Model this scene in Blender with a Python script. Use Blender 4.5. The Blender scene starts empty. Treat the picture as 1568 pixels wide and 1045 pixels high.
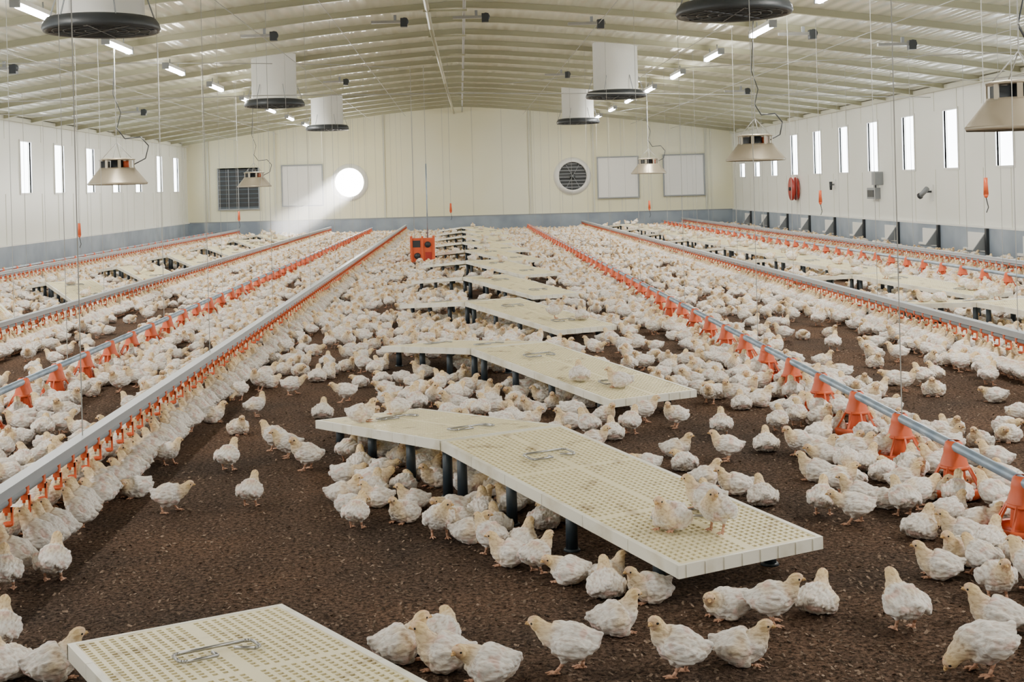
import bpy, math, random
from mathutils import Vector, noise, Matrix
random.seed(7)
R=random.random
sc=bpy.context.scene
# ------------------------------------------------------------ materials
def mat(name,col,rough=.6,metal=0,spec=.5,emit=None,es=0):
    m=bpy.data.materials.new(name);m.use_nodes=True
    b=m.node_tree.nodes['Principled BSDF']
    b.inputs['Base Color'].default_value=(*col,1);b.inputs['Roughness'].default_value=rough
    b.inputs['Metallic'].default_value=metal;b.inputs['Specular IOR Level'].default_value=spec
    if emit:
        b.inputs['Emission Color'].default_value=(*emit,1);b.inputs['Emission Strength'].default_value=es
    return m
def nd(m,t,**k):
    n=m.node_tree.nodes.new(t)
    for a,v in k.items(): setattr(n,a,v)
    return n
def noisy(m,c1,c2,scale=5,detail=4,lo=.35,hi=.65):
    nt=m.node_tree;b=nt.nodes['Principled BSDF']
    tc=nd(m,'ShaderNodeTexCoord');src=tc.outputs['Object']
    n=nd(m,'ShaderNodeTexNoise');n.inputs['Scale'].default_value=scale;n.inputs['Detail'].default_value=detail
    nt.links.new(src,n.inputs['Vector'])
    r=nd(m,'ShaderNodeValToRGB');r.color_ramp.elements[0].position=lo;r.color_ramp.elements[1].position=hi
    r.color_ramp.elements[0].color=(*c1,1);r.color_ramp.elements[1].color=(*c2,1)
    nt.links.new(n.outputs['Fac'],r.inputs[0]);nt.links.new(r.outputs[0],b.inputs['Base Color'])
    return r
M={}
M['wall']=mat('wall_panel_paint',(.86,.87,.82),.35); noisy(M['wall'],(.83,.84,.78),(.88,.89,.84),.5,2)
M['wallb']=mat('end_wall_panel_paint',(.8,.78,.6),.4); noisy(M['wallb'],(.83,.80,.56),(.86,.85,.68),.4,2)
M['band']=mat('grey_kickboard',(.30,.36,.42),.5); noisy(M['band'],(.23,.28,.35),(.34,.40,.47),1.5,2)
M['seam']=mat('panel_seam',(.66,.66,.55),.5)
M['purlin']=mat('purlin_steel',(.40,.39,.27),.4,.2)
M['white']=mat('white_plastic',(.85,.85,.82),.4)
M['dark']=mat('dark_plastic',(.03,.035,.04),.45)
M['grey']=mat('grey_plastic',(.28,.30,.32),.5)
M['slate']=mat('louvre_slate',(.10,.13,.16),.5)
M['legm']=mat('leg_pipe',(.035,.05,.065),.4)
M['galv']=mat('galvanised_steel',(.36,.45,.56),.4,.5); noisy(M['galv'],(.26,.34,.44),(.40,.48,.57),8,2)
M['alu']=mat('aluminium_rail',(.42,.45,.49),.4,.4)
M['orange']=mat('orange_plastic',(.72,.12,.035),.4)
M['red']=mat('red_paint',(.40,.03,.02),.4)
M['steel']=mat('stainless',(.4,.4,.4),.3,.8)
M['hood']=mat('brooder_hood_metal',(.38,.33,.25),.4,.5)
M['cable']=mat('cable_grey',(.36,.36,.34),.6)
M['cream']=mat('cream_slat_plastic',(.8,.72,.45),.45); noisy(M['cream'],(.42,.32,.17),(.86,.78,.50),9,6,.27,.43)
M['creamside']=mat('cream_edge_plastic',(.82,.80,.66),.4); noisy(M['creamside'],(.62,.56,.40),(.88,.86,.75),6,4,.25,.48)
M['led']=mat('led_tube_glow',(1,1,1),.4,emit=(.95,.98,1),es=60)
M['sunny']=mat('sunlit_fan_opening',(1,1,1),.4,emit=(1,.98,.92),es=120)
M['glass']=mat('daylit_window_pane',(.9,.95,1),.3,emit=(.88,.94,1),es=12)
c=mat('corrugated_ceiling_metal',(.77,.77,.64),.20,.12)
nt=c.node_tree;tc=nd(c,'ShaderNodeTexCoord')
w=nd(c,'ShaderNodeTexWave');w.bands_direction='X';w.inputs['Scale'].default_value=1.6
nt.links.new(tc.outputs['Object'],w.inputs['Vector'])
bp=nd(c,'ShaderNodeBump');bp.inputs['Strength'].default_value=.8;bp.inputs['Distance'].default_value=.02
nt.links.new(w.outputs['Fac'],bp.inputs['Height']);nt.links.new(bp.outputs[0],nt.nodes['Principled BSDF'].inputs['Normal'])
M['ceil']=c
d=mat('litter_floor',(.09,.06,.04),.95,spec=.1)
nt=d.node_tree;b=nt.nodes['Principled BSDF'];tc=nd(d,'ShaderNodeTexCoord')
def N(sc_,det,rough=.6):
    n=nd(d,'ShaderNodeTexNoise');n.inputs['Scale'].default_value=sc_;n.inputs['Detail'].default_value=det;n.inputs['Roughness'].default_value=rough
    nt.links.new(tc.outputs['Object'],n.inputs['Vector']);return n
n1=N(1.1,3);r1=nd(d,'ShaderNodeValToRGB');r1.color_ramp.elements[0].color=(.082,.059,.046,1);r1.color_ramp.elements[1].color=(.165,.102,.068,1)
r1.color_ramp.elements[0].position=.35;r1.color_ramp.elements[1].position=.68
nt.links.new(n1.outputs['Fac'],r1.inputs[0])
n2=N(60,5,.8);r2=nd(d,'ShaderNodeValToRGB');r2.color_ramp.elements[0].color=(.22,.22,.22,1);r2.color_ramp.elements[1].color=(2.5,2.4,2.3,1)
r2.color_ramp.elements[0].position=.40;r2.color_ramp.elements[1].position=.66
nt.links.new(n2.outputs['Fac'],r2.inputs[0])
mx=nd(d,'ShaderNodeMix');mx.data_type='RGBA';mx.blend_type='MULTIPLY';mx.inputs[0].default_value=1
nt.links.new(r1.outputs[0],mx.inputs[6]);nt.links.new(r2.outputs[0],mx.inputs[7]);nt.links.new(mx.outputs[2],b.inputs['Base Color'])
bp=nd(d,'ShaderNodeBump');bp.inputs['Strength'].default_value=1;bp.inputs['Distance'].default_value=.022
nt.links.new(n2.outputs['Fac'],bp.inputs['Height']);nt.links.new(bp.outputs[0],b.inputs['Normal'])
M['dirt']=d
M['chip']=mat('litter_chips',(.12,.08,.055),.9,spec=.1); noisy(M['chip'],(.04,.028,.02),(.36,.26,.19),30,1,.35,.7)
f=mat('chick_feathers',(.8,.78,.7),.85,spec=.15)
nt=f.node_tree;b=nt.nodes['Principled BSDF']
at=nd(f,'ShaderNodeAttribute');at.attribute_name='Col'
oi=nd(f,'ShaderNodeObjectInfo');mr=nd(f,'ShaderNodeMapRange');mr.inputs['To Min'].default_value=.86;mr.inputs['To Max'].default_value=1.06
nt.links.new(oi.outputs['Random'],mr.inputs['Value'])
hs=nd(f,'ShaderNodeHueSaturation');nt.links.new(mr.outputs[0],hs.inputs['Value']);nt.links.new(at.outputs['Color'],hs.inputs['Color'])
tc=nd(f,'ShaderNodeTexCoord');mp=nd(f,'ShaderNodeMapping');mp.inputs['Scale'].default_value=(.4,1,1)
nt.links.new(tc.outputs['Object'],mp.inputs[0])
v=nd(f,'ShaderNodeTexNoise');v.inputs['Scale'].default_value=120;v.inputs['Detail'].default_value=2;nt.links.new(mp.outputs[0],v.inputs['Vector'])
rr=nd(f,'ShaderNodeValToRGB');rr.color_ramp.elements[0].position=.32;rr.color_ramp.elements[1].position=.54
rr.color_ramp.elements[0].color=(.74,.67,.63,1);rr.color_ramp.elements[1].color=(1,1,1,1);nt.links.new(v.outputs['Fac'],rr.inputs[0])
mx=nd(f,'ShaderNodeMix');mx.data_type='RGBA';mx.blend_type='MULTIPLY';mx.inputs[0].default_value=1
nt.links.new(hs.outputs[0],mx.inputs[6]);nt.links.new(rr.outputs[0],mx.inputs[7]);nt.links.new(mx.outputs[2],b.inputs['Base Color'])
bp=nd(f,'ShaderNodeBump');bp.inputs['Strength'].default_value=.8;bp.inputs['Distance'].default_value=.004
nt.links.new(v.outputs['Fac'],bp.inputs['Height']);nt.links.new(bp.outputs[0],b.inputs['Normal'])
M['feather']=f
M['eye']=mat('chick_eye',(.01,.008,.008),.15)

# ------------------------------------------------------------ mesh builder
class MB:
    def __init__(s): s.v=[];s.f=[];s.m=[];s.mats=[];s.sm=[]
    def mi(s,k):
        if k not in s.mats: s.mats.append(k)
        return s.mats.index(k)
    def add(s,vs,fs,k,smooth=False):
        o=len(s.v);s.v+= [tuple(p) for p in vs];i=s.mi(k)
        for q in fs: s.f.append(tuple(a+o for a in q));s.m.append(i);s.sm.append(smooth)
    def box(s,a,b,k,M4=None):
        (x0,y0,z0),(x1,y1,z1)=a,b
        vs=[Vector(p) for p in((x0,y0,z0),(x1,y0,z0),(x1,y1,z0),(x0,y1,z0),(x0,y0,z1),(x1,y0,z1),(x1,y1,z1),(x0,y1,z1))]
        if M4: vs=[M4@p for p in vs]
        s.add(vs,[(0,3,2,1),(4,5,6,7),(0,1,5,4),(1,2,6,5),(2,3,7,6),(3,0,4,7)],k)
    def cyl(s,p0,p1,r0,r1=None,k='grey',seg=10,cap=True):
        if r1 is None:r1=r0
        p0=Vector(p0);p1=Vector(p1);t=(p1-p0).normalized()
        a=t.orthogonal().normalized();b_=t.cross(a)
        vs=[];fs=[]
        for p,r in((p0,r0),(p1,r1)):
            for i in range(seg):
                an=2*math.pi*i/seg;vs.append(p+a*math.cos(an)*r+b_*math.sin(an)*r)
        for i in range(seg): fs.append((i,(i+1)%seg,seg+(i+1)%seg,seg+i))
        if cap: fs+= [tuple(range(seg))[::-1],tuple(range(seg,2*seg))]
        s.add(vs,fs,k,seg>5)
    def tube(s,pts,r,k,seg=6):
        for a,b in zip(pts[:-1],pts[1:]): s.cyl(a,b,r,r,k,seg,True)
    def lathe(s,prof,c_,k,seg=24,axis='Z'):
        vs=[];fs=[]
        for r,z in prof:
            for i in range(seg):
                an=2*math.pi*i/seg;x=math.cos(an)*r;y=math.sin(an)*r
                vs.append((c_[0]+x,c_[1]+y,c_[2]+z) if axis=='Z' else (c_[0]+x,c_[1]+z,c_[2]+y))
        for j in range(len(prof)-1):
            for i in range(seg):
                fs.append((j*seg+i,j*seg+(i+1)%seg,(j+1)*seg+(i+1)%seg,(j+1)*seg+i))
        s.add(vs,fs,k,True)
    def mesh(s,name):
        me=bpy.data.meshes.new(name);me.from_pydata(s.v,[],s.f)
        for k in s.mats: me.materials.append(M[k])
        me.polygons.foreach_set('material_index',s.m);me.polygons.foreach_set('use_smooth',s.sm);me.update();return me
    def obj(s,name):
        o=bpy.data.objects.new(name,s.mesh(name));sc.collection.objects.link(o);return o
def inst(me,name,loc,rz=0,s=1):
    o=bpy.data.objects.new(name,me);o.location=loc;o.rotation_euler=(0,0,rz);o.scale=(s,s,s);sc.collection.objects.link(o);return o

# ------------------------------------------------------------ shell
Y0,Y1,W=-5.0,42.0,9.0
def ch(x): return 3.1+1.05*(1-(abs(x)/W)**1.3)
b=MB();b.box((-W-.3,Y0-.3,-.1),(W+.3,Y1+.3,0),'dirt');b.obj('floor')
b=MB();nx=60
vs=[];fs=[]
for j,y in enumerate((Y0,Y1)):
    for i in range(nx+1):
        x=-W+2*W*i/nx;vs.append((x,y,ch(x)))
for i in range(nx): fs.append((i,nx+1+i,nx+2+i,i+1))
b.add(vs,fs,'ceil',True)
vs=[(p[0],p[1],p[2]+.12) for p in vs];b.add(vs,[q[::-1] for q in fs],'ceil',True)
b.obj('ceiling')
b=MB();y=Y1-1.0
while y>Y0:
    for i in range(24):
        xa=-W+2*W*i/24;xb=-W+2*W*(i+1)/24
        for (w0,w1,z0,z1) in((-.02,.02,-.08,-.0),(-.04,.04,-.09,-.08)):
            vs=[(xa,y+w0,ch(xa)+z0),(xb,y+w0,ch(xb)+z0),(xb,y+w1,ch(xb)+z0),(xa,y+w1,ch(xa)+z0),(xa,y+w0,ch(xa)+z1),(xb,y+w0,ch(xb)+z1),(xb,y+w1,ch(xb)+z1),(xa,y+w1,ch(xa)+z1)]
            b.add(vs,[(0,3,2,1),(4,5,6,7),(0,1,5,4),(2,3,7,6)],'purlin')
    y-=1.6
b.obj('ceiling_purlins')
WZ0,WZ1=1.56,2.62
right=[(y,1.06) for y in (-1,1.2,3.4,5.6,7.8,10,12.2,14.4,16.6,18.8,21.0,23.3,25.5,27.7,29.8,32.0,34.2)]+[(36.4,.42),(38.5,.42),(40.5,.42)]
left=[(y,1.06) for y in (-1,1.2,3.4,5.6,7.8,10,12.2,14.4,16.6,18.8,21.0,24.2,26.4,28.6,31.0)]+[(33.3,.3),(35.6,.3),(38.1,1.06),(40.3,1.06)]
wn=0
def sidewall(sx,wins,name):
    global wn
    b=MB();xa,xb=(W,W+.15) if sx>0 else (-W-.15,-W)
    b.box((xa,Y0,0),(xb,Y1,WZ0),'wall');b.box((xa,Y0,WZ1),(xb,Y1,3.1),'wall')
    prev=Y0;hw=.33
    for y,h in wins:
        b.box((xa,prev,WZ0),(xb,y-hw,WZ1),'wall')
        if h<1: b.box((xa,y-hw,WZ0+h),(xb,y+hw,WZ1),'wall')
        prev=y+hw
    b.box((xa,prev,WZ0),(xb,Y1,WZ1),'wall')
    y=Y0+.5
    while y<Y1:
        xi=W-.006 if sx>0 else -W
        b.box((xi,y-.006,.5),(xi+.006,y+.006,WZ0-.02),'seam');b.box((xi,y-.006,WZ1+.02),(xi+.006,y+.006,3.08),'seam');y+=1.1
    b.obj(name)
    for y,h in wins:
        wn+=1;q=MB();xm=(xa+xb)/2
        q.box((xm-.01,y-hw,WZ0),(xm+.01,y+hw,WZ0+h),'glass')
        xi=(xa-.02 if sx>0 else xb-.03);xo=xi+.05
        q.box((xi,y-hw-.04,WZ0-.04),(xo,y+hw+.04,WZ0),'white');q.box((xi,y-hw-.04,WZ0+h),(xo,y+hw+.04,WZ0+h+.04),'white')
        q.box((xi,y-hw-.04,WZ0),(xo,y-hw,WZ0+h),'white');q.box((xi,y+hw,WZ0),(xo,y+hw+.04,WZ0+h),'white')
        q.obj('window_%d'%wn)
    q=MB();xi=(W-.05 if sx>0 else -W);q.box((xi,Y0,0),(xi+.05,Y1-.05,.5),'band');q.box((xi-.01,Y0,.5),(xi+.06,Y1-.05,.53),'white')
    q.obj('baseboard_'+('right' if sx>0 else 'left'))
    q=MB();xi=(W-.08 if sx>0 else -W);q.box((xi,Y0,3.0),(xi+.08,Y1,3.09),'seam');q.obj('trim_%d'%(1 if sx>0 else 2))
sidewall(1,right,'wall_right');sidewall(-1,left,'wall_left')
def gable(name,ya,yb,m):
    b=MB();n=40;vs=[];fs=[]
    for y in(ya,yb):
        for i in range(n+1):
            x=-W+2*W*i/n;vs+= [(x,y,0),(x,y,ch(x)+.01)]
    o=2*(n+1)
    for i in range(n):
        fs.append((2*i,2*i+2,2*i+3,2*i+1));fs.append((o+2*i,o+2*i+1,o+2*i+3,o+2*i+2))
    b.add(vs,fs,m)
    x=-W+.6
    while x<W:
        if name=='wall_back': b.box((x-.01,ya-.008,.5),(x+.01,ya,ch(x)-.02),'seam')
        x+=.98
    if name=='wall_back':
        for x in(-8.3,-6.1,-2.5,2.3,4.4,8.1): b.box((x-.03,ya-.05,.5),(x+.03,ya-.008,ch(x)-.02),'seam')
    b.obj(name)
gable('wall_back',Y1,Y1+.15,'wallb');gable('wall_front',Y0-.15,Y0,'wall')
q=MB();q.box((-W+.05,Y1-.05,0),(W-.05,Y1,.5),'band');q.box((-W+.05,Y1-.06,.5),(W-.05,Y1,.53),'grey');q.obj('baseboard_back')
def hatch(x,z,dark=False):
    q=MB();s=.65;y=Y1-.06
    q.box((x-s,y,z-s),(x+s,Y1-.009,z+s),'slate' if dark else 'white')
    for a,bb in(((x-s-.04,y-.03,z-s-.04),(x+s+.04,y+.03,z-s)),((x-s-.04,y-.03,z+s),(x+s+.04,y+.03,z+s+.04)),((x-s-.04,y-.03,z-s),(x-s,y+.03,z+s)),((x+s,y-.03,z-s),(x+s+.04,y+.03,z+s))): q.box(a,bb,'grey')
    if dark:
        for i in range(9):
            zz=z-s+.07+i*.145;q.box((x-s,y-.03,zz),(x+s,y-.004,zz+.11),'dark')
        for i in range(1,4): q.box((x-s+i*.325-.012,y-.04,z-s),(x-s+i*.325+.012,y-.03,z+s),'grey')
    q.obj('louvred_shutter' if dark else 'inlet_hatch')
hatch(-7.3,1.6,True);hatch(-5.2,1.66);hatch(5.2,1.66);hatch(7.37,1.68)
def fan(x,z,sun):
    q=MB();y=Y1-.009
    q.lathe([(.46,0),(.46,-.18),(.50,-.2),(.60,-.04),(.62,0)],(x,y,z),'white',36,'Y')
    if sun:
        q.lathe([(.0,-.06),(.46,-.06)],(x,y,z),'sunny',36,'Y')
    else:
        q.lathe([(.0,-.03),(.46,-.03)],(x,y,z),'dark',36,'Y')
        for i in range(8):
            zz=z-.38+i*.11;hw=math.sqrt(max(.02,.45**2-(zz+.03-z)**2))
            q.box((x-hw,y-.08,zz),(x+hw,y-.05,zz+.025),'grey')
    q.cyl((x,y-.16,z),(x,y-.06,z),.09,.09,'sunny' if sun else 'dark',16)
    if not sun:
        for k in range(3):
            a=k*math.pi/3;q.box((-.46,-.19,-.006),(.46,-.18,.006),'grey',Matrix.Translation((x,y,z))@Matrix.Rotation(a,4,'Y'))
    q.obj('exhaust_wall_fan')
fan(-3.64,1.72,True);fan(3.7,1.74,False)
q=MB();y=19.5
while y<41:
    x=W-.05
    q.box((x-.04,y,.1),(x,y+.95,.14),'white');q.box((x-.03,y+.05,.14),(x,y+.75,.42),'white' )
    q.box((x-.05,y-.09,.05),(x,y-.02,.5),'dark')
    vs=[(x-.25,y,.12),(x,y,.12),(x,y,.46),(x-.25,y+.03,.12),(x,y+.03,.12),(x,y+.03,.46)]
    q.add(vs,[(0,1,2),(3,5,4),(0,2,5,3)],'grey')
    y+=2.2
q.obj('pop_hole_hatches')
q=MB()
q.lathe([(0,0),(.29,0),(.31,.03),(.31,.05),(.18,.06),(.18,.12),(.31,.13),(.31,.17),(.1,.18),(0,.18)],(0,0,0),'red',28)
q.cyl((0,0,.17),(0,0,.22),.05,.05,'dark')
o=q.obj('hose_reel');o.rotation_euler=(0,-math.pi/2,0);o.location=(W-.01,34.0,1.18)
q=MB();q.box((W-.16,27.3,1.32),(W,27.75,1.52),'white');q.box((W-.2,27.1,1.26),(W,27.25,1.54),'grey');q.box((W-.13,27.3,.96),(W,27.8,1.2),'grey');q.box((W-.14,27.35,1.0),(W-.13,27.75,1.15),'dark');q.box((W-.06,27.5,1.2),(W-.02,27.55,1.32),'dark');q.obj('electrical_control_box')
q=MB();q.cyl((W,24.3,1.12),(W-.12,24.3,1.12),.02,.02,'dark');q.cyl((W-.12,24.24,1.18),(W-.18,24.42,1.05),.05,.045,'grey');q.cyl((W-.18,24.42,1.05),(W-.2,24.45,1.03),.06,.06,'dark');q.box((W-.02,24.22,.95),(W,24.38,1.25),'white');q.obj('wall_camera')
q=MB();q.cyl((W,30.6,1.28),(W-.1,30.6,1.28),.02,.02,'grey');q.cyl((W-.1,30.6,1.35),(W-.1,30.6,1.15),.04,.03,'dark');q.box((W-.02,30.5,1.2),(W,30.7,1.4),'white');q.obj('climate_sensor')

# ------------------------------------------------------------ ceiling equipment
q=MB();rb=.53
q.lathe([(.40,1.0),(.40,.13),(.42,.12),(.43,.10)],(0,0,0),'white',36)
q.lathe([(.43,.10),(.50,.09),(.53,.05),(.545,.0),(.53,-.03),(.50,-.02),(.47,.03),(.40,.06),(.39,.3),(0,.3)],(0,0,0),'dark',36)
for i in range(5): q.box((.07,-.06,.1),(.38,.06,.115),'grey',Matrix.Rotation(i*2*math.pi/5,4,'Z')@Matrix.Rotation(.4,4,'X'))
q.cyl((0,0,.05),(0,0,.25),.09,.09,'dark',16)
for rr_ in(.15,.25,.35,.45):
    q.tube([(rr_*math.cos(a*math.pi/12),rr_*math.sin(a*math.pi/12),-.02) for a in range(25)],.005,'dark',4)
for i in range(4):
    a=i*math.pi/4;q.cyl((-.5*math.cos(a),-.5*math.sin(a),-.02),(.5*math.cos(a),.5*math.sin(a),-.02),.007,.007,'dark',4)
for i in range(6):
    a=i*math.pi/3;q.cyl((.52*math.cos(a),.52*math.sin(a),.02),(.41*math.cos(a),.41*math.sin(a),.35),.008,.008,'grey',4)
me=q.mesh('chimney')
for x,y in((-3.34,12),(-3.3,22.9),(-3.3,32),(2.62,12),(2.84,22.9),(3.0,32),(-3.3,2),(2.7,2)):
    inst(me,'exhaust_chimney',(x,y,3.0))
q=MB();q.box((-.05,-.6,.0),(.05,.6,.05),'white');q.cyl((0,-.58,-.02),(0,.58,-.02),.035,.035,'led',10)
q.box((-.05,-.63,-.05),(.05,-.58,.05),'grey');q.box((-.05,.58,-.05),(.05,.63,.05),'grey');q.cyl((0,-.3,.05),(0,-.3,.14),.01,.01,'grey',6);q.cyl((0,.3,.05),(0,.3,.14),.01,.01,'grey',6)
me=q.mesh('led')
for x in(-4.6,4.25):
    for y in(-1,3,6.8,10.3,13.9,17.3,20.7,24.2,27.7,31.2,34.7,38.2):
        yy=y+(.4 if x>0 else 0)
        h=inst(me,'led_tube_light',(x,yy,ch(x)-.24))
        la=bpy.data.lights.new('led_lamp','AREA');la.shape='RECTANGLE';la.size=.1;la.size_y=1.1;la.energy=72*(1.3 if y<8 else 1);la.color=(1,.95,.86)
        lo=bpy.data.objects.new('lamp',la);lo.location=(0,0,-.065);lo.parent=h;sc.collection.objects.link(lo)
        la=bpy.data.lights.new('led_glow','POINT');la.shadow_soft_size=.12;la.energy=19;la.color=(1,.94,.80)
        lo=bpy.data.objects.new('glow',la);lo.location=(0,0,-.22);lo.parent=h;sc.collection.objects.link(lo)
q=MB()
q.lathe([(.40,-.02),(.41,0),(.40,.01),(.25,.19),(.24,.21),(.235,.19),(.39,-.0)],(0,0,0),'hood',8)
q.lathe([(0,.19),(.2,.19),(.2,.205),(0,.205)],(0,0,0),'dark',16)
for i in range(8):
    a=i*math.pi/4+.39;q.box((-.02,-.006,.19),(.02,.006,.32),'hood',Matrix.Rotation(a,4,'Z')@Matrix.Translation((0,.22,0)))
q.lathe([(.0,.345),(.2,.335),(.25,.32),(.245,.31),(0,.31)],(0,0,0),'hood',8)
q.cyl((0,0,.02),(0,0,.31),.09,.08,'dark',12);q.cyl((.12,0,.21),(.12,0,.30),.04,.04,'orange',8);q.box((-.2,-.08,.2),(-.1,.04,.3),'dark')
q.tube([(-.2,0,.33),(0,0,.55),(.2,0,.33)],.005,'cable');q.tube([(0,-.2,.33),(0,0,.55),(0,.2,.33)],.005,'cable')
q.tube([(.2,.1,.25),(.36,.1,.33),(.4,.12,.5),(.3,.1,.62),(.1,.05,.6),(0,0,.75)],.008,'dark')
for (x,y,z) in((4.1,9.3,1.75),(4.0,17.2,1.7),(4.3,29,1.66),(-4.6,17.1,1.6),(-4.85,30,1.6)):
    p=MB();p.v=list(q.v);p.f=list(q.f);p.m=list(q.m);p.mats=list(q.mats);p.sm=list(q.sm)
    p.cyl((0,0,.55),(0,0,ch(x)-z-.1),.006,.006,'cable',5)
    p.tube([(.01,.02,.75),(.06,.03,.95),(-.03,0,1.2),(.02,0,ch(x)-z-.1)],.006,'dark',5)
    o=p.obj('gas_brooder_heater');o.location=(x,y,z)
q=MB()
q.tube([(-.42,Y0,3.98),(-.42,10,3.98),(-.40,20,3.95),(-.3,30,3.93),(-.15,Y1,3.92)],.035,'purlin',8)
q.tube([(.12,Y0,4.0),(.12,Y1,3.96)],.022,'cable',8)
for y in range(0,42,3): q.box((-.46,y,3.92),(.16,y+.03,3.95),'purlin')
q.obj('ceiling_conduit')
q=MB()
for x in(-7.2,-5.9,-2.85,-1.73,2.1,3.77,5.6,6.9):
    q.tube([(x,Y0+.5,ch(x)-.2),(x,Y1-.5,ch(x)-.2)],.006,'cable',4)
for (a,b_) in (((-8.8,14,2.95),(-1,26,3.9)),((8.8,16,2.95),(1,30,3.85)),((-8.9,22,3.0),(-4.6,40,3.5)),((8.9,20,3.0),(4,38,3.5)),((-8.9,18,2.8),(8.9,24,2.9))):
    A=Vector(a);B=Vector(b_);pts=[]
    for i in range(13):
        t=i/12;p=A.lerp(B,t);p.z+=.25*math.sin(math.pi*t)*(.5 if i%2 else .55);p.z=min(p.z,ch(p.x)-.16);pts.append(p)
    q.tube(pts,.008,'cable',5)
q.obj('overhead_cables')
q=MB()
for x,y in((-8.2,18),(-6.4,18),(-2.8,18.6),(-.9,18.8),(.3,18.8),(2.0,18.8),(4.9,18),(6.3,18),(8.4,18),(-6.8,27),(-2.5,27),(2.2,27),(6,27)):
    z=ch(x)-.2
    q.box((x-.35,y-.03,z-.02),(x+.1,y+.03,z+.02),'steel');q.cyl((x+.14,y-.03,z),(x+.14,y+.03,z),.06,.06,'dark',14);q.box((x-.02,y-.02,z),(x+.02,y+.02,z+.1),'grey');q.box((x+.08,y-.05,z-.08),(x+.18,y+.05,z+.05),'dark')
q.obj('winch_pulleys')

# ------------------------------------------------------------ feed & water lines
def feeder(x):
    q=MB();ya,yb=2.0,41.0;S=.83
    q.cyl((x,ya,.225),(x,yb,.225),.022,.022,'galv',12)
    y=2.15
    while y<yb-.1:
        Z=lambda l:[(r,z*S) for r,z in l]
        q.lathe(Z([(.026,.30),(.036,.29),(.044,.25),(.044,.235),(.054,.20),(.062,.165)]),(x,y,0),'orange',12)
        for i in range(8):
            a=i*math.pi/4;ca,sa=math.cos(a),math.sin(a)
            q.cyl((x+.06*ca,y+.06*sa,.14),(x+.11*ca,y+.11*sa,.05),.006,.006,'orange',4)
        q.lathe(Z([(.060,.175),(.068,.165),(.064,.155),(.060,.165)]),(x,y,0),'orange',12)
        q.lathe(Z([(.045,.17),(.05,.06)]),(x,y,0),'orange',10)
        q.lathe(Z([(.10,.065),(.115,.068),(.125,.06),(.118,.02),(.10,.006),(0,.004),(0,.012),(.09,.016),(.108,.05),(.10,.065)]),(x,y,0),'orange',18)
        y+=.68
    y=3.2
    while y<yb:
        q.cyl((x,y,.24),(x,y,ch(x)-.2),.003,.003,'cable',4);y+=3.0
    q.cyl((x,ya,.03),(x,ya,.24),.03,.03,'grey');q.obj('pan_feeder_line')
def drinker(x):
    q=MB();ya,yb=2.0,41.0;D=-.11
    q.box((x-.022,ya,.37+D),(x+.022,yb,.41+D),'alu');q.box((x-.03,ya,.41+D),(x+.03,yb,.415+D),'alu')
    q.cyl((x,ya,.352+D),(x,yb,.352+D),.016,.016,'grey',8)
    y=ya+.1
    while y<yb:
        q.cyl((x,y,.34+D),(x,y,.30+D),.009,.007,'orange',6);q.cyl((x,y,.30+D),(x,y,.285+D),.004,.004,'steel',4)
        q.box((x-.006,y-.02,.315+D),(x+.03,y-.012,.335+D),'orange');q.box((x+.024,y-.02,.265+D),(x+.032,y-.010,.335+D),'orange')
        q.lathe([(.0,.258+D),(.014,.26+D),(.022,.275+D),(.021,.275+D),(.013,.264+D)],(x+.012,y-.008,0),'orange',8)
        q.box((x-.019,y-.012,.335+D),(x+.019,y+.012,.369+D),'orange')
        y+=.2
    y=2.9
    while y<yb:
        q.cyl((x,y,.30),(x,y,ch(x)-.2),.003,.003,'cable',4);y+=3.0
    q.box((x-.04,ya-.05,.0),(x+.04,ya,.34),'grey')
    q.obj('nipple_drinker_line')
FE=(2.12,-2.87,6.45,-7.9);DR=(-1.78,3.87,-4.2,7.1,-7.15)
for x in FE: feeder(x)
for x in DR: drinker(x)
for (x,y,z) in((-.2,25,1.05),(-5.1,17,1.0),(-4.36,25,1.0),(3.7,25,1.0),(4.8,17,1.18),(4.95,12,1.3)):
    q=MB();q.cyl((0,0,.08),(0,0,ch(x)-z-.15),.004,.004,'cable',4);q.cyl((0,0,.08),(0,0,-.08),.018,.025,'orange',8);q.cyl((0,0,-.08),(0,0,-.11),.025,.012,'orange',8);q.tube([(0,0,-.11),(.02,0,-.2),(0,0,-.25)],.005,'dark',4)
    o=q.obj('pull_cord_handle');o.location=(x,y,z)
q=MB();a=.21
q.box((-a,-.12,.06),(a,.12,.5),'orange')
for xs in(-1,1):
    q.box((xs*a-.02,-.15,.03),(xs*a+.02,.15,.54),'orange')
q.box((-.02,-.15,.03),(.02,-.12,.54),'orange')
q.box((-.18,-.125,.33),(-.04,-.119,.46),'dark');q.cyl((.1,-.12,.38),(.1,-.14,.38),.06,.06,'dark',12);q.cyl((-.1,-.12,.17),(-.1,-.14,.17),.06,.06,'dark',12);q.box((.05,-.125,.1),(.17,-.119,.24),'red')
q.box((-.15,-.1,0),(-.1,.1,.06),'dark');q.box((.1,-.1,0),(.15,.1,.06),'dark')
q.cyl((-.15,0,.5),(-.15,0,3.75),.006,.006,'cable',5);q.cyl((.1,0,.5),(.1,0,1.9),.012,.012,'galv',6);q.cyl((.1,0,1.9),(.1,0,3.75),.005,.005,'cable',5)
o=q.obj('feed_hopper_box');o.location=(-.74,24,0)

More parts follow.
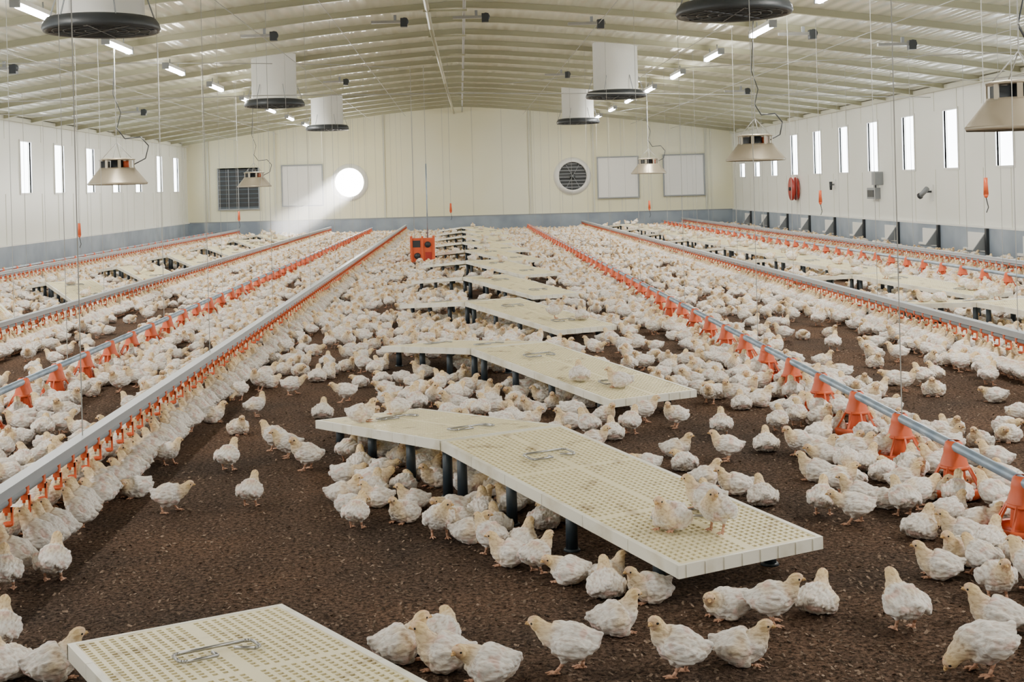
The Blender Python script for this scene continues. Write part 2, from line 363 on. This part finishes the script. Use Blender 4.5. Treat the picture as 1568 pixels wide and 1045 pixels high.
# ------------------------------------------------------------ slatted ramp platforms
ANG=math.atan2(-.88,.475);PW=.64;LL,RL=-1.5,1.70;HR,HL,HE=.275,.145,.135
def ph(u): return HR+(HE-HR)*u/RL if u>0 else HR+(HL-HR)*u/LL
def platform_mesh():
    q=MB()
    for (u0,u1) in((LL,-.006),(.006,RL)):
        n=int(round(abs(u1-u0)/.0265));m=22;mv=.02
        cu=(u1-u0)/n;cv=(PW-2*mv)/m
        vs=[];fs=[]
        def P(u,v,dz=0): vs.append((u,v,ph(u)+dz));return len(vs)-1
        for i in range(n):
            solid=(i%22==0) or i==n-1
            for j in range(m):
                a0=u0+i*cu;b0=mv+j*cv
                if solid or j==m//2:
                    fs.append((P(a0,b0),P(a0+cu,b0),P(a0+cu,b0+cv),P(a0,b0+cv)));continue
                o=[P(a0,b0),P(a0+cu,b0),P(a0+cu,b0+cv),P(a0,b0+cv)]
                e=cu*.18;g=cv*.22
                I=[P(a0+e,b0+g),P(a0+cu-e,b0+g),P(a0+cu-e,b0+cv-g),P(a0+e,b0+cv-g)]
                L=[P(a0+e,b0+g,-.014),P(a0+cu-e,b0+g,-.014),P(a0+cu-e,b0+cv-g,-.014),P(a0+e,b0+cv-g,-.014)]
                for k in range(4):
                    k2=(k+1)%4;fs.append((o[k],o[k2],I[k2],I[k]));fs.append((I[k],I[k2],L[k2],L[k]))
        q.add(vs,fs,'cream')
        segs=6
        for s in range(segs):
            a0=u0+(u1-u0)*s/segs;a1=u0+(u1-u0)*(s+1)/segs-.003
            for (v0,v1) in((0,mv),(PW-mv,PW)):
                vs=[]
                for dz in(-.042,.002):
                    for (u,v_) in((a0,v0),(a1,v0),(a1,v1),(a0,v1)): vs.append((u,v_,ph(u)+dz))
                q.add(vs,[(0,3,2,1),(4,5,6,7),(0,1,5,4),(1,2,6,5),(2,3,7,6),(3,0,4,7)],'creamside')
        for u in(u0,u1):
            uo=u if u==u0 else u-.014
            q.box((uo,0,ph(u)-.042),(uo+.014,PW,ph(u)+.002),'creamside')
            for k in range(8):
                vv=.03+k*.08;q.box((uo-.004,vv,ph(u)-.04),(uo+.018,vv+.006,ph(u)),'creamside')
        for k in range(1,6):
            u=u0+(u1-u0)*k/6;q.box((u-.006,.02,ph(u)-.035),(u+.006,PW-.02,ph(u)-.015),'creamside')
    for u in(-1.32,-.9,-.45,-.07,.07,.5,.95,1.5):
        for v_ in(.07,PW-.07):
            q.cyl((u,v_,0),(u,v_,ph(u)-.02),.024,.022,'legm',14);q.cyl((u,v_,0),(u,v_,.008),.034,.03,'legm',14)
    for u in(-1.1,-.28,.42,1.32):
        v0,v1=.20,.42;du=.045;z=lambda uu:ph(uu)+.010
        pts=[]
        for (cu_,cv_,a0) in((u+du-.02,v1-.02,0),(u-du+.02,v1-.02,90),(u-du+.02,v0+.02,180),(u+du-.02,v0+.02,270)):
            for k in range(5):
                a=math.radians(a0+k*22.5);uu=cu_+.02*math.cos(a);pts.append((uu,cv_+.02*math.sin(a),z(uu)))
        pts.append((pts[0][0],pts[0][1]-.10,pts[0][2]));pts.append((pts[0][0]-.022,pts[0][1]-.11,pts[0][2]+.004));pts.insert(0,(pts[0][0]-.022,pts[0][1]-.05,pts[0][2]+.004))
        q.tube(pts,.0048,'steel',6)
    return q.mesh('platform')
pm=platform_mesh()
UN=[(-.43,2.27),(-.12,5.70),(.04,8.97),(.01,12.7),(0,16.3),(.05,19.9),(.05,23.5),(0,27.1),(0,30.7),(0,34.3),(0,37.9)]
UN+=[(4.55,11.3+3.6*k) for k in range(8)]+[(-5.7,10.2+3.6*k) for k in range(8)]
for (x,y) in UN: inst(pm,'slatted_ramp_platform',(x,y,0),ANG)
ca,sa=math.cos(ANG),math.sin(ANG)
def plat_uv(x,y):
    for (px,py) in UN:
        dx,dy=x-px,y-py
        if abs(dx)>2 or abs(dy)>2: continue
        u=dx*ca+dy*sa;v_=-dx*sa+dy*ca
        if LL-.08<u<RL+.08 and -.09<v_<PW+.09: return u,v_
    return None

# ------------------------------------------------------------ chickens
def cr(p0,p1,p2,p3,t):
    return tuple(.5*((2*b_)+(-a+c_)*t+(2*a-5*b_+4*c_-d_)*t*t+(-a+3*b_-3*c_+d_)*t**3) for a,b_,c_,d_ in zip(p0,p1,p2,p3))
def loft(pts,seg=16,sub=3):
    P=[]
    for i in range(len(pts)-1):
        p0=pts[max(0,i-1)];p3=pts[min(len(pts)-1,i+2)]
        for k in range(sub): P.append(cr(p0,pts[i],pts[i+1],p3,k/sub))
    P.append(pts[-1]);vs=[];fs=[]
    Y=Vector((0,1,0))
    for i,p in enumerate(P):
        a=Vector(P[max(0,i-1)][:3]);c_=Vector(P[min(len(P)-1,i+1)][:3]);t=(c_-a).normalized()
        n=t.cross(Y).normalized();s=n.cross(t).normalized()
        for k in range(seg):
            an=2*math.pi*k/seg;vs.append(Vector(p[:3])+s*math.cos(an)*max(p[3],.001)+n*math.sin(an)*max(p[4],.001))
    for i in range(len(P)-1):
        for k in range(seg): fs.append((i*seg+k,i*seg+(k+1)%seg,(i+1)*seg+(k+1)%seg,(i+1)*seg+k))
    fs.append(tuple(range(seg))[::-1]);fs.append(tuple(range((len(P)-1)*seg,len(P)*seg)))
    return vs,fs
BODY=[(-.094,.034,.006,.005),(-.082,.024,.018,.014),(-.063,.011,.039,.033),(-.036,.002,.053,.048),(-.006,-.002,.059,.056),(.022,-.001,.056,.054),(.044,.006,.045,.045)]
NR=[(.033,.034),(.026,.027),(.0215,.0225),(.0215,.0215),(.0180,.0180),(.011,.011)]
def nk(*p): return [(a,b_,c_,*NR[i]) for i,(a,b_,c_) in enumerate(p)]
POSES={
 'stand':dict(bz=.094,p=10,neck=nk((.056,0,.117),(.066,0,.132),(.071,0,.144),(.079,0,.155),(.091,0,.159),(.100,0,.157)),legs=(0,0)),
 'look':dict(bz=.094,p=13,neck=nk((.054,.004,.120),(.061,.009,.136),(.064,.014,.148),(.068,.023,.159),(.073,.034,.163),(.077,.042,.160)),legs=(.010,-.010)),
 'walk':dict(bz=.092,p=4,neck=nk((.062,0,.104),(.079,0,.116),(.090,0,.126),(.101,0,.135),(.113,0,.138),(.122,0,.135)),legs=(.030,-.026)),
 'peck':dict(bz=.090,p=-10,neck=nk((.062,0,.074),(.080,0,.061),(.090,0,.050),(.100,0,.039),(.107,0,.030),(.112,0,.024)),legs=(0,.01)),
 'drink':dict(bz=.100,p=30,neck=nk((.050,0,.138),(.059,0,.160),(.064,0,.176),(.071,0,.189),(.081,0,.196),(.089,0,.201)),legs=(0,0)),
 'sit':dict(bz=.055,p=5,neck=nk((.056,0,.083),(.065,0,.098),(.069,0,.109),(.077,0,.119),(.089,0,.123),(.098,0,.120)),legs=None),
 'rest':dict(bz=.053,p=-2,neck=nk((.058,.003,.070),(.071,.008,.076),(.079,.016,.082),(.085,.026,.087),(.091,.037,.089),(.095,.045,.086)),legs=None)}
WHT=(.90,.87,.82);BUF=(.87,.67,.38);PNK=(.76,.47,.40);SHK=(.74,.44,.30);BEK=(.82,.55,.26)
def mixc(a,b_,t): t=max(0,min(1,t));return tuple(p*(1-t)+q_*t for p,q_ in zip(a,b_))
def make_chicken(name,P,seed):
    pr=math.radians(P['p']);bz=P['bz'];so=Vector((seed*3.1,seed*1.7,seed*.9))
    def T(x,z): return (x*math.cos(pr)-z*math.sin(pr), bz+x*math.sin(pr)+z*math.cos(pr))
    sit=P['legs'] is None;hz=.036
    g=MB();sp=[]
    for (x,z,ry,rz) in BODY:
        X,Z=T(x,z);sp.append((X,0,Z,ry*(1.1 if sit else 1),rz))
    sp+=P['neck']
    g.add(*loft(sp,20,3),'feather')
    for s in(-1,1):
        w=[(.034,.045,.008,.005,.010),(.018,.054,.000,.012,.024),(-.010,.060,-.004,.013,.031),(-.038,.057,-.004,.012,.027),(-.062,.046,.000,.009,.017),(-.084,.034,.006,.004,.007)]
        wp=[]
        for (x,y,z,ry,rz) in w:
            X,Z=T(x,z);wp.append((X,s*y*(1.08 if sit else 1),Z,ry,rz))
        g.add(*loft(wp,12,3),'feather')
        if not sit:
            lx=P['legs'][0 if s>0 else 1]
            g.add(*loft([(.0,s*.026,bz-.015,.027,.031),(.006+lx*.3,s*.029,bz-.038,.020,.022),(-.002+lx*.6,s*.030,hz+.014,.012,.013),(-.010+lx*.8,s*.030,hz,.008,.009)],12,3),'feather')
        else:
            g.add(*loft([(-.03,s*.040,.030,.018,.022),(.0,s*.052,.026,.022,.024),(.03,s*.044,.024,.014,.018)],12,3),'feather')
    ob=g.obj('tmp');md=ob.modifiers.new('r','REMESH');md.mode='VOXEL';md.voxel_size=.0040;md.use_smooth_shade=True
    ms=ob.modifiers.new('s','SMOOTH');ms.iterations=1;ms.factor=.5
    dg=bpy.context.evaluated_depsgraph_get();dg.update()
    em=bpy.data.meshes.new_from_object(ob.evaluated_get(dg))
    nn=P['neck'];hc=Vector(nn[3][:3]);nkp=Vector(nn[1][:3]);tip=Vector(nn[5][:3]);hd=(tip-Vector(nn[3][:3])).normalized()
    V=[];C=[]
    for v_ in em.vertices:
        p=v_.co.copy();n=v_.normal
        dh=(p-hc).length;dn=(p-nkp).length
        amt=.0036 if min(dh,dn)>.035 else .0012
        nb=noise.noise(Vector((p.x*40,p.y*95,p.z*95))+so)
        p=p+n*(nb*amt*1.5+noise.noise(p*28+so)*amt)
        if sit and p.z<.002: p.z=.002
        V.append(p)
        c_=WHT
        nz=noise.noise(p*28+Vector((3,1,2))+so);nz2=noise.noise(p*17+so)
        c_=mixc(c_,BUF,.45*max(0,nz2*2-.1))
        c_=mixc(c_,PNK,.6*max(0,min(1,nz*3-.7)))
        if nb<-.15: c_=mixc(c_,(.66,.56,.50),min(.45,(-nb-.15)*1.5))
        c_=mixc(c_,BUF,max(1-(dh-.021)/.035,.8*(1-(dn-.024)/.035)))
        fr=(p-hc).dot(hd)
        if dh<.03 and fr>.008: c_=mixc(c_,PNK,.35)
        C.append(c_)
    F=[tuple(q_.vertices) for q_ in em.polygons];mi=[0]*len(F)
    bpy.data.objects.remove(ob);bpy.data.meshes.remove(em)
    def addp(mb,col,m=0):
        o=len(V)
        for p in mb.v: V.append(Vector(p));C.append(col)
        for q_ in mb.f: F.append(tuple(a+o for a in q_));mi.append(m)
    k=MB();dn_=Vector((0,0,-1));dn_=(dn_-hd*dn_.dot(hd)).normalized()
    b0=tip-hd*.004;b1=tip+hd*.006+dn_*.001;b2=tip+hd*.012+dn_*.005
    k.cyl(b0,b1,.0078,.0054,'feather',8);k.cyl(b1,b2,.0054,.001,'feather',8)
    k.cyl(b0+dn_*.004,tip+hd*.008+dn_*.005,.0045,.0015,'feather',8);addp(k,BEK)
    k=MB();up=-dn_
    for i,(a,h) in enumerate(((-.002,.002),(.004,.003),(.009,.002))):
        base=hc+hd*a+up*.019;k.cyl(base-up*.003,base+up*h,.0030,.0015,'feather',6)
    addp(k,(.80,.42,.30))
    side=hd.cross(up).normalized()
    for s in(-1,1):
        k=MB();c0=hc+hd*.010+up*.003+side*s*.0183
        k.cyl(c0-side*s*.003,c0+side*s*.0018,.0045,.0028,'eye',8);addp(k,(.02,.02,.02),1)
    for s in(-1,1):
        k=MB()
        if not sit:
            lx=P['legs'][0 if s>0 else 1];hk=Vector((-.010+lx*.8,s*.030,hz+.002));ft=Vector((.004+lx*1.2,s*.031,.007))
            k.cyl(hk+Vector((0,0,.004)),hk.lerp(ft,.5),.0068,.0052,'feather',8);k.cyl(hk.lerp(ft,.5),ft,.0052,.0056,'feather',8)
        else: ft=Vector((.040,s*.030,.006))
        for an,L in((0,.032),(.55,.026),(-.55,.026),(math.pi,.013)):
            d_=Vector((math.cos(an),math.sin(an),0));m_=ft+d_*L*.55+Vector((0,0,-.001))
            e=ft+d_*L;e.z=.0035
            k.cyl(ft-Vector((0,0,.002)),m_,.0048,.0038,'feather',6);k.cyl(m_,e,.0038,.0016,'feather',6)
        addp(k,SHK)
    me=bpy.data.meshes.new(name);me.from_pydata([tuple(p) for p in V],[],F)
    me.materials.append(M['feather']);me.materials.append(M['eye'])
    me.polygons.foreach_set('material_index',mi);me.polygons.foreach_set('use_smooth',[True]*len(F))
    ca_=me.color_attributes.new('Col','FLOAT_COLOR','POINT')
    ca_.data.foreach_set('color',[x for c_ in C for x in (*c_,1)]);me.update()
    return me
names=list(POSES);CM={n:make_chicken('chick_'+n,POSES[n],i) for i,n in enumerate(names)}
src=bpy.data.collections.new('chicken_pose_library')
for i,n in enumerate(names):
    o=bpy.data.objects.new('pose_%d_%s'%(i,n),CM[n]);src.objects.link(o)
IDX={n:i for i,n in enumerate(names)}
BS=.89
cell={};G=.25
pts=[]
def ok(x,y,r):
    ci,cj=int(x//G),int(y//G)
    for i in range(ci-1,ci+2):
        for j in range(cj-1,cj+2):
            for (a,b_) in cell.get((i,j),()):
                if (a-x)**2+(b_-y)**2<r*r: return False
    return True
def reg(x,y): cell.setdefault((int(x//G),int(y//G)),[]).append((x,y))
H=[(-1.53,4.67,'stand',95,1.05),(-1.33,5.65,'walk',5,1.0),(-.98,5.72,'stand',80,.95),(-1.22,6.48,'stand',70,1.0),(-.81,6.44,'look',170,1.08),(-1.05,6.95,'stand',150,1.05),
(-.95,6.75,'stand',190,1.0),(-1.21,8.86,'walk',10,1.0),(-.8,8.5,'walk',190,1.0),(-.89,7.9,'sit',90,1.0),(-.12,5.12,'look',-80,1.05),(-.57,5.75,'sit',10,1),(-.43,5.82,'sit',80,1),
(.284,3.67,'walk',165,1.12),(.443,3.98,'sit',20,1.05),(.59,3.62,'look',160,1.08),(.78,3.71,'sit',-15,1.05),(.05,3.62,'rest',160,1.1),(-.08,3.72,'sit',170,1.1),(-.22,3.80,'sit',20,1.1),(-.10,3.9,'rest',60,1.05),
(1.34,3.94,'stand',100,1.1),(1.44,3.58,'peck',185,1.15),(1.62,3.92,'sit',150,1.08),(1.78,4.59,'sit',200,1.05),(1.64,4.45,'sit',160,1.0),(1.12,4.12,'sit',60,1.0),(.95,4.02,'stand',-10,1.05),(.82,4.10,'rest',200,1.0),
(1.067,6.52,'sit',0,1.0),(1.31,6.4,'stand',170,1.0),(-1.67,4.57,'stand',110,1.0),(-1.46,3.95,'stand',100,1.0),(1.476,5.31,'stand',70,1.0),(1.57,5.17,'walk',170,1.0),(1.80,5.27,'stand',100,1.0),
(1.75,4.94,'sit',40,1.0),(1.88,4.86,'sit',160,1.0),(-1.23,3.72,'sit',30,1.1),(-1.36,3.74,'sit',150,1.0),(.60,4.28,'sit',200,1.0),(.46,4.33,'sit',90,1.0),(.35,4.5,'rest',150,1.0),(.48,4.46,'sit',30,.9),(.24,4.62,'stand',40,.92),(.15,4.73,'sit',170,1.0),
(.08,4.88,'stand',130,.95),(.20,4.88,'sit',60,1),(.00,5.05,'sit',0,1),(.11,5.12,'sit',100,1),(1.09,5.87,'sit',20,1.0),(1.27,5.5,'sit',90,1.0),(1.2,5.72,'sit',180,1.0),(.80,7.0,'sit',90,1.0),(.68,7.1,'stand',120,1),(.92,7.15,'stand',60,1),(.80,7.35,'stand',-60,1),
(1.05,7.5,'stand',10,1),(1.2,7.3,'look',200,1),(1.4,7.0,'stand',80,1),(1.55,6.6,'sit',80,1),(-.62,6.6,'stand',60,.95),(-.55,6.8,'stand',110,.95),(1.9,4.3,'stand',120,1.05),(2.0,4.0,'sit',60,1.1)]
for (x,y,p,h,s) in H:
    reg(x,y);inst(CM[p],'chicken',(x,y,0),math.radians(h),s*BS)
def onplat(k,u,v_,p,h,s=1,single=True):
    px,py=UN[k];x=px+u*ca-v_*sa;y=py+u*sa+v_*ca
    z=ph(u)+.0015
    if single: 
        inst(CM[p],'chicken',(x,y,z+.003),math.radians(h),s*BS)
    else: pts.append((x,y,z,math.radians(h),s*BS,IDX[p]))
onplat(1,-1.15,.12,'sit',0);onplat(1,-1.32,.42,'sit',170,.95);onplat(1,1.40,.20,'sit',230,1.05);onplat(1,1.50,.33,'look',230,1.05);onplat(1,1.28,.46,'sit',150,1.0)
onplat(2,1.2,.12,'sit',90);onplat(2,1.45,.25,'sit',160);onplat(3,1.2,.3,'stand',0);onplat(3,1.35,.5,'sit',100)
for k in range(4,len(UN)):
    n=(2 if k<11 else 7)
    used=[]
    for t in range(n*2):
        u=LL+.15+R()*(RL-LL-.3);v_=.1+R()*.42
        if any((u-a)**2+(v_-b_)**2<.035 for a,b_ in used): continue
        used.append((u,v_))
        if len(used)>n: break
        onplat(k,u,v_,random.choice(('sit','stand','sit','rest')),R()*360,1,False)
for x in DR:
    for s in(-1,1):
        y=2.9 if abs(x)>2 else 4.75
        while y<40.8:
            if R()<.86:
                xx=x+s*(.09+R()*.05);yy=y
                if ok(xx,yy,.07):
                    reg(xx,yy);pts.append((xx,yy,0,(math.pi if s>0 else 0)+(R()-.5)*.9,(.95+R()*.15)*BS,IDX['drink'] if R()<.55 else IDX['look'] if R()<.3 else IDX['stand']))
            y+=.09+R()*.04
for x in FE:
    y=2.15
    while y<40.8:
        for i in range(9):
            a=i*2*math.pi/9+R()*.4;rr_=.20+R()*.06;xx=x+rr_*math.cos(a);yy=y+rr_*math.sin(a)
            if yy>3.4 and R()<.7 and ok(xx,yy,.1) and not plat_uv(xx,yy):
                reg(xx,yy);pts.append((xx,yy,0,a+math.pi+(R()-.5)*.6,(.95+R()*.15)*BS,IDX[random.choice(('peck','stand','stand','sit','sit'))]))
        y+=.68
for tries in range(210000):
    x=-8.6+R()*17.2;y=3.3+R()*37.9
    if abs(x)>y*.52+.6: continue
    dl=min(abs(x-q_) for q_ in DR+FE)
    nz=noise.noise(Vector((x*1.4,y*.8,0)))
    r=.155+.07*max(0,nz+.15);p=1
    if dl<.45: r=.13
    if dl<.06: continue
    ar=-.6 if y<9 else -.6-.2*(y-9)
    if y<12.5 and -1.55<x<ar: p=.004 if y<9 else .06
    elif y<4.75 and -2.2<x<1.7: continue
    elif y<8 and .7<x<1.62: p=.01
    elif y<11 and .9<x<1.5: p=.06
    elif y<13 and 2.5<x<3.55: p=.025
    elif y<17 and 2.6<x<3.3: p=.12
    elif y<16 and -3.95<x<-3.2: p=.03
    elif y<5.2 and x<1.7: continue
    elif y<6 and 2.5<x: p=.1
    elif nz>.12 and dl>.25: p=.02
    if R()>p: continue
    pl=plat_uv(x,y);pose=random.choice(('stand','look','sit','sit','rest','sit','stand','peck','sit','rest','walk'))
    if pl:
        u,v_=pl
        if abs(u)>1.15: continue
        if min(abs(u-q_) for q_ in(-1.32,-.9,-.45,-.07,.07,.5,.95,1.5))<.09 and (v_<.15 or v_>PW-.15): continue
        pose=random.choice(('sit','rest')) ;r=.13
    if not ok(x,y,r): continue
    reg(x,y);pts.append((x,y,0,R()*6.283,(.9+R()*.18)*BS,IDX[pose]))
fm=bpy.data.meshes.new('chicken_flock');fm.from_pydata([p[:3] for p in pts],[],[])
A=fm.attributes.new('rot','FLOAT_VECTOR','POINT');A.data.foreach_set('vector',[q_ for p in pts for q_ in(0,0,p[3])])
A=fm.attributes.new('scl','FLOAT','POINT');A.data.foreach_set('value',[p[4] for p in pts])
A=fm.attributes.new('idx','INT','POINT');A.data.foreach_set('value',[p[5] for p in pts])
fo=bpy.data.objects.new('chicken_flock',fm);sc.collection.objects.link(fo)
ng=bpy.data.node_groups.new('flock_scatter','GeometryNodeTree')
ng.interface.new_socket('Geometry',in_out='INPUT',socket_type='NodeSocketGeometry');ng.interface.new_socket('Geometry',in_out='OUTPUT',socket_type='NodeSocketGeometry')
gi=ng.nodes.new('NodeGroupInput');go=ng.nodes.new('NodeGroupOutput');ip=ng.nodes.new('GeometryNodeInstanceOnPoints');ci=ng.nodes.new('GeometryNodeCollectionInfo')
ci.inputs['Collection'].default_value=src;ci.inputs['Separate Children'].default_value=True;ci.inputs['Reset Children'].default_value=True
def na(nm,dt):
    n=ng.nodes.new('GeometryNodeInputNamedAttribute');n.data_type=dt;n.inputs['Name'].default_value=nm
    return [o for o in n.outputs if o.name=='Attribute' and o.enabled][0]
L=ng.links.new
L(gi.outputs[0],ip.inputs['Points']);L(ci.outputs[0],ip.inputs['Instance']);ip.inputs['Pick Instance'].default_value=True
L(na('idx','INT'),ip.inputs['Instance Index']);L(na('rot','FLOAT_VECTOR'),ip.inputs['Rotation']);L(na('scl','FLOAT'),ip.inputs['Scale']);L(ip.outputs[0],go.inputs[0])
fo.modifiers.new('scatter','NODES').node_group=ng
print('FLOCK',len(pts))
vs=[];fs=[]
for i in range(42000):
    y=2.6+R()**1.5*9;x=-1*y*.45+R()*y*.95;s=.0022+R()**2*.0055
    a=R()*6.28;e=(R()-.5)*1.2;dx=Vector((math.cos(a),math.sin(a),e))*s;dy=Vector((-math.sin(a),math.cos(a),(R()-.5)*1))*s*.6
    c_=Vector((x,y,.002+R()*.003));o=len(vs);vs+=[tuple(c_-dx-dy),tuple(c_+dx-dy),tuple(c_+dx+dy),tuple(c_-dx+dy)];fs.append((o,o+1,o+2,o+3))
q=MB();q.add(vs,fs,'chip');q.obj('litter_shavings')

# sunbeam from the round opening: added haze cone, lit by an added disk lamp
vm=bpy.data.materials.new('sunbeam_haze');vm.use_nodes=True;nt=vm.node_tree
for n in list(nt.nodes):
    if n.type=='BSDF_PRINCIPLED': nt.nodes.remove(n)
out=[n for n in nt.nodes if n.type=='OUTPUT_MATERIAL'][0]
vsn=nt.nodes.new('ShaderNodeVolumeScatter');vsn.inputs['Density'].default_value=.22;vsn.inputs['Anisotropy'].default_value=.2
nt.links.new(vsn.outputs[0],out.inputs['Volume']);M['beamhaze']=vm
A0=Vector((-3.64,41.74,1.72));dv=Vector((-2.1,-3.0,-1.68)).normalized()
q=MB();q.cyl(A0,A0+dv*3.75,.47,.85,'beamhaze',28);q.obj('sunbeam_haze_cone')
la=bpy.data.lights.new('sun_shaft','AREA');la.shape='DISK';la.size=.8;la.energy=110;la.spread=math.radians(14);la.color=(1,.96,.88)
lo=bpy.data.objects.new('sun_shaft_lamp',la);lo.location=A0+dv*.02;lo.rotation_euler=dv.to_track_quat('-Z','Y').to_euler();sc.collection.objects.link(lo)

wd=bpy.data.worlds.new('World');sc.world=wd;wd.use_nodes=True
wd.node_tree.nodes['Background'].inputs[0].default_value=(.8,.9,1,1);wd.node_tree.nodes['Background'].inputs[1].default_value=1.0
cam=bpy.data.cameras.new('camera');co=bpy.data.objects.new('camera',cam);sc.collection.objects.link(co);sc.camera=co
cam.sensor_width=36;cam.lens=1950/1568*36;cam.shift_x=79/1568;cam.shift_y=-232.5/1568
co.location=(0,0,1.4);co.rotation_euler=(math.radians(90),math.radians(1.5),0)
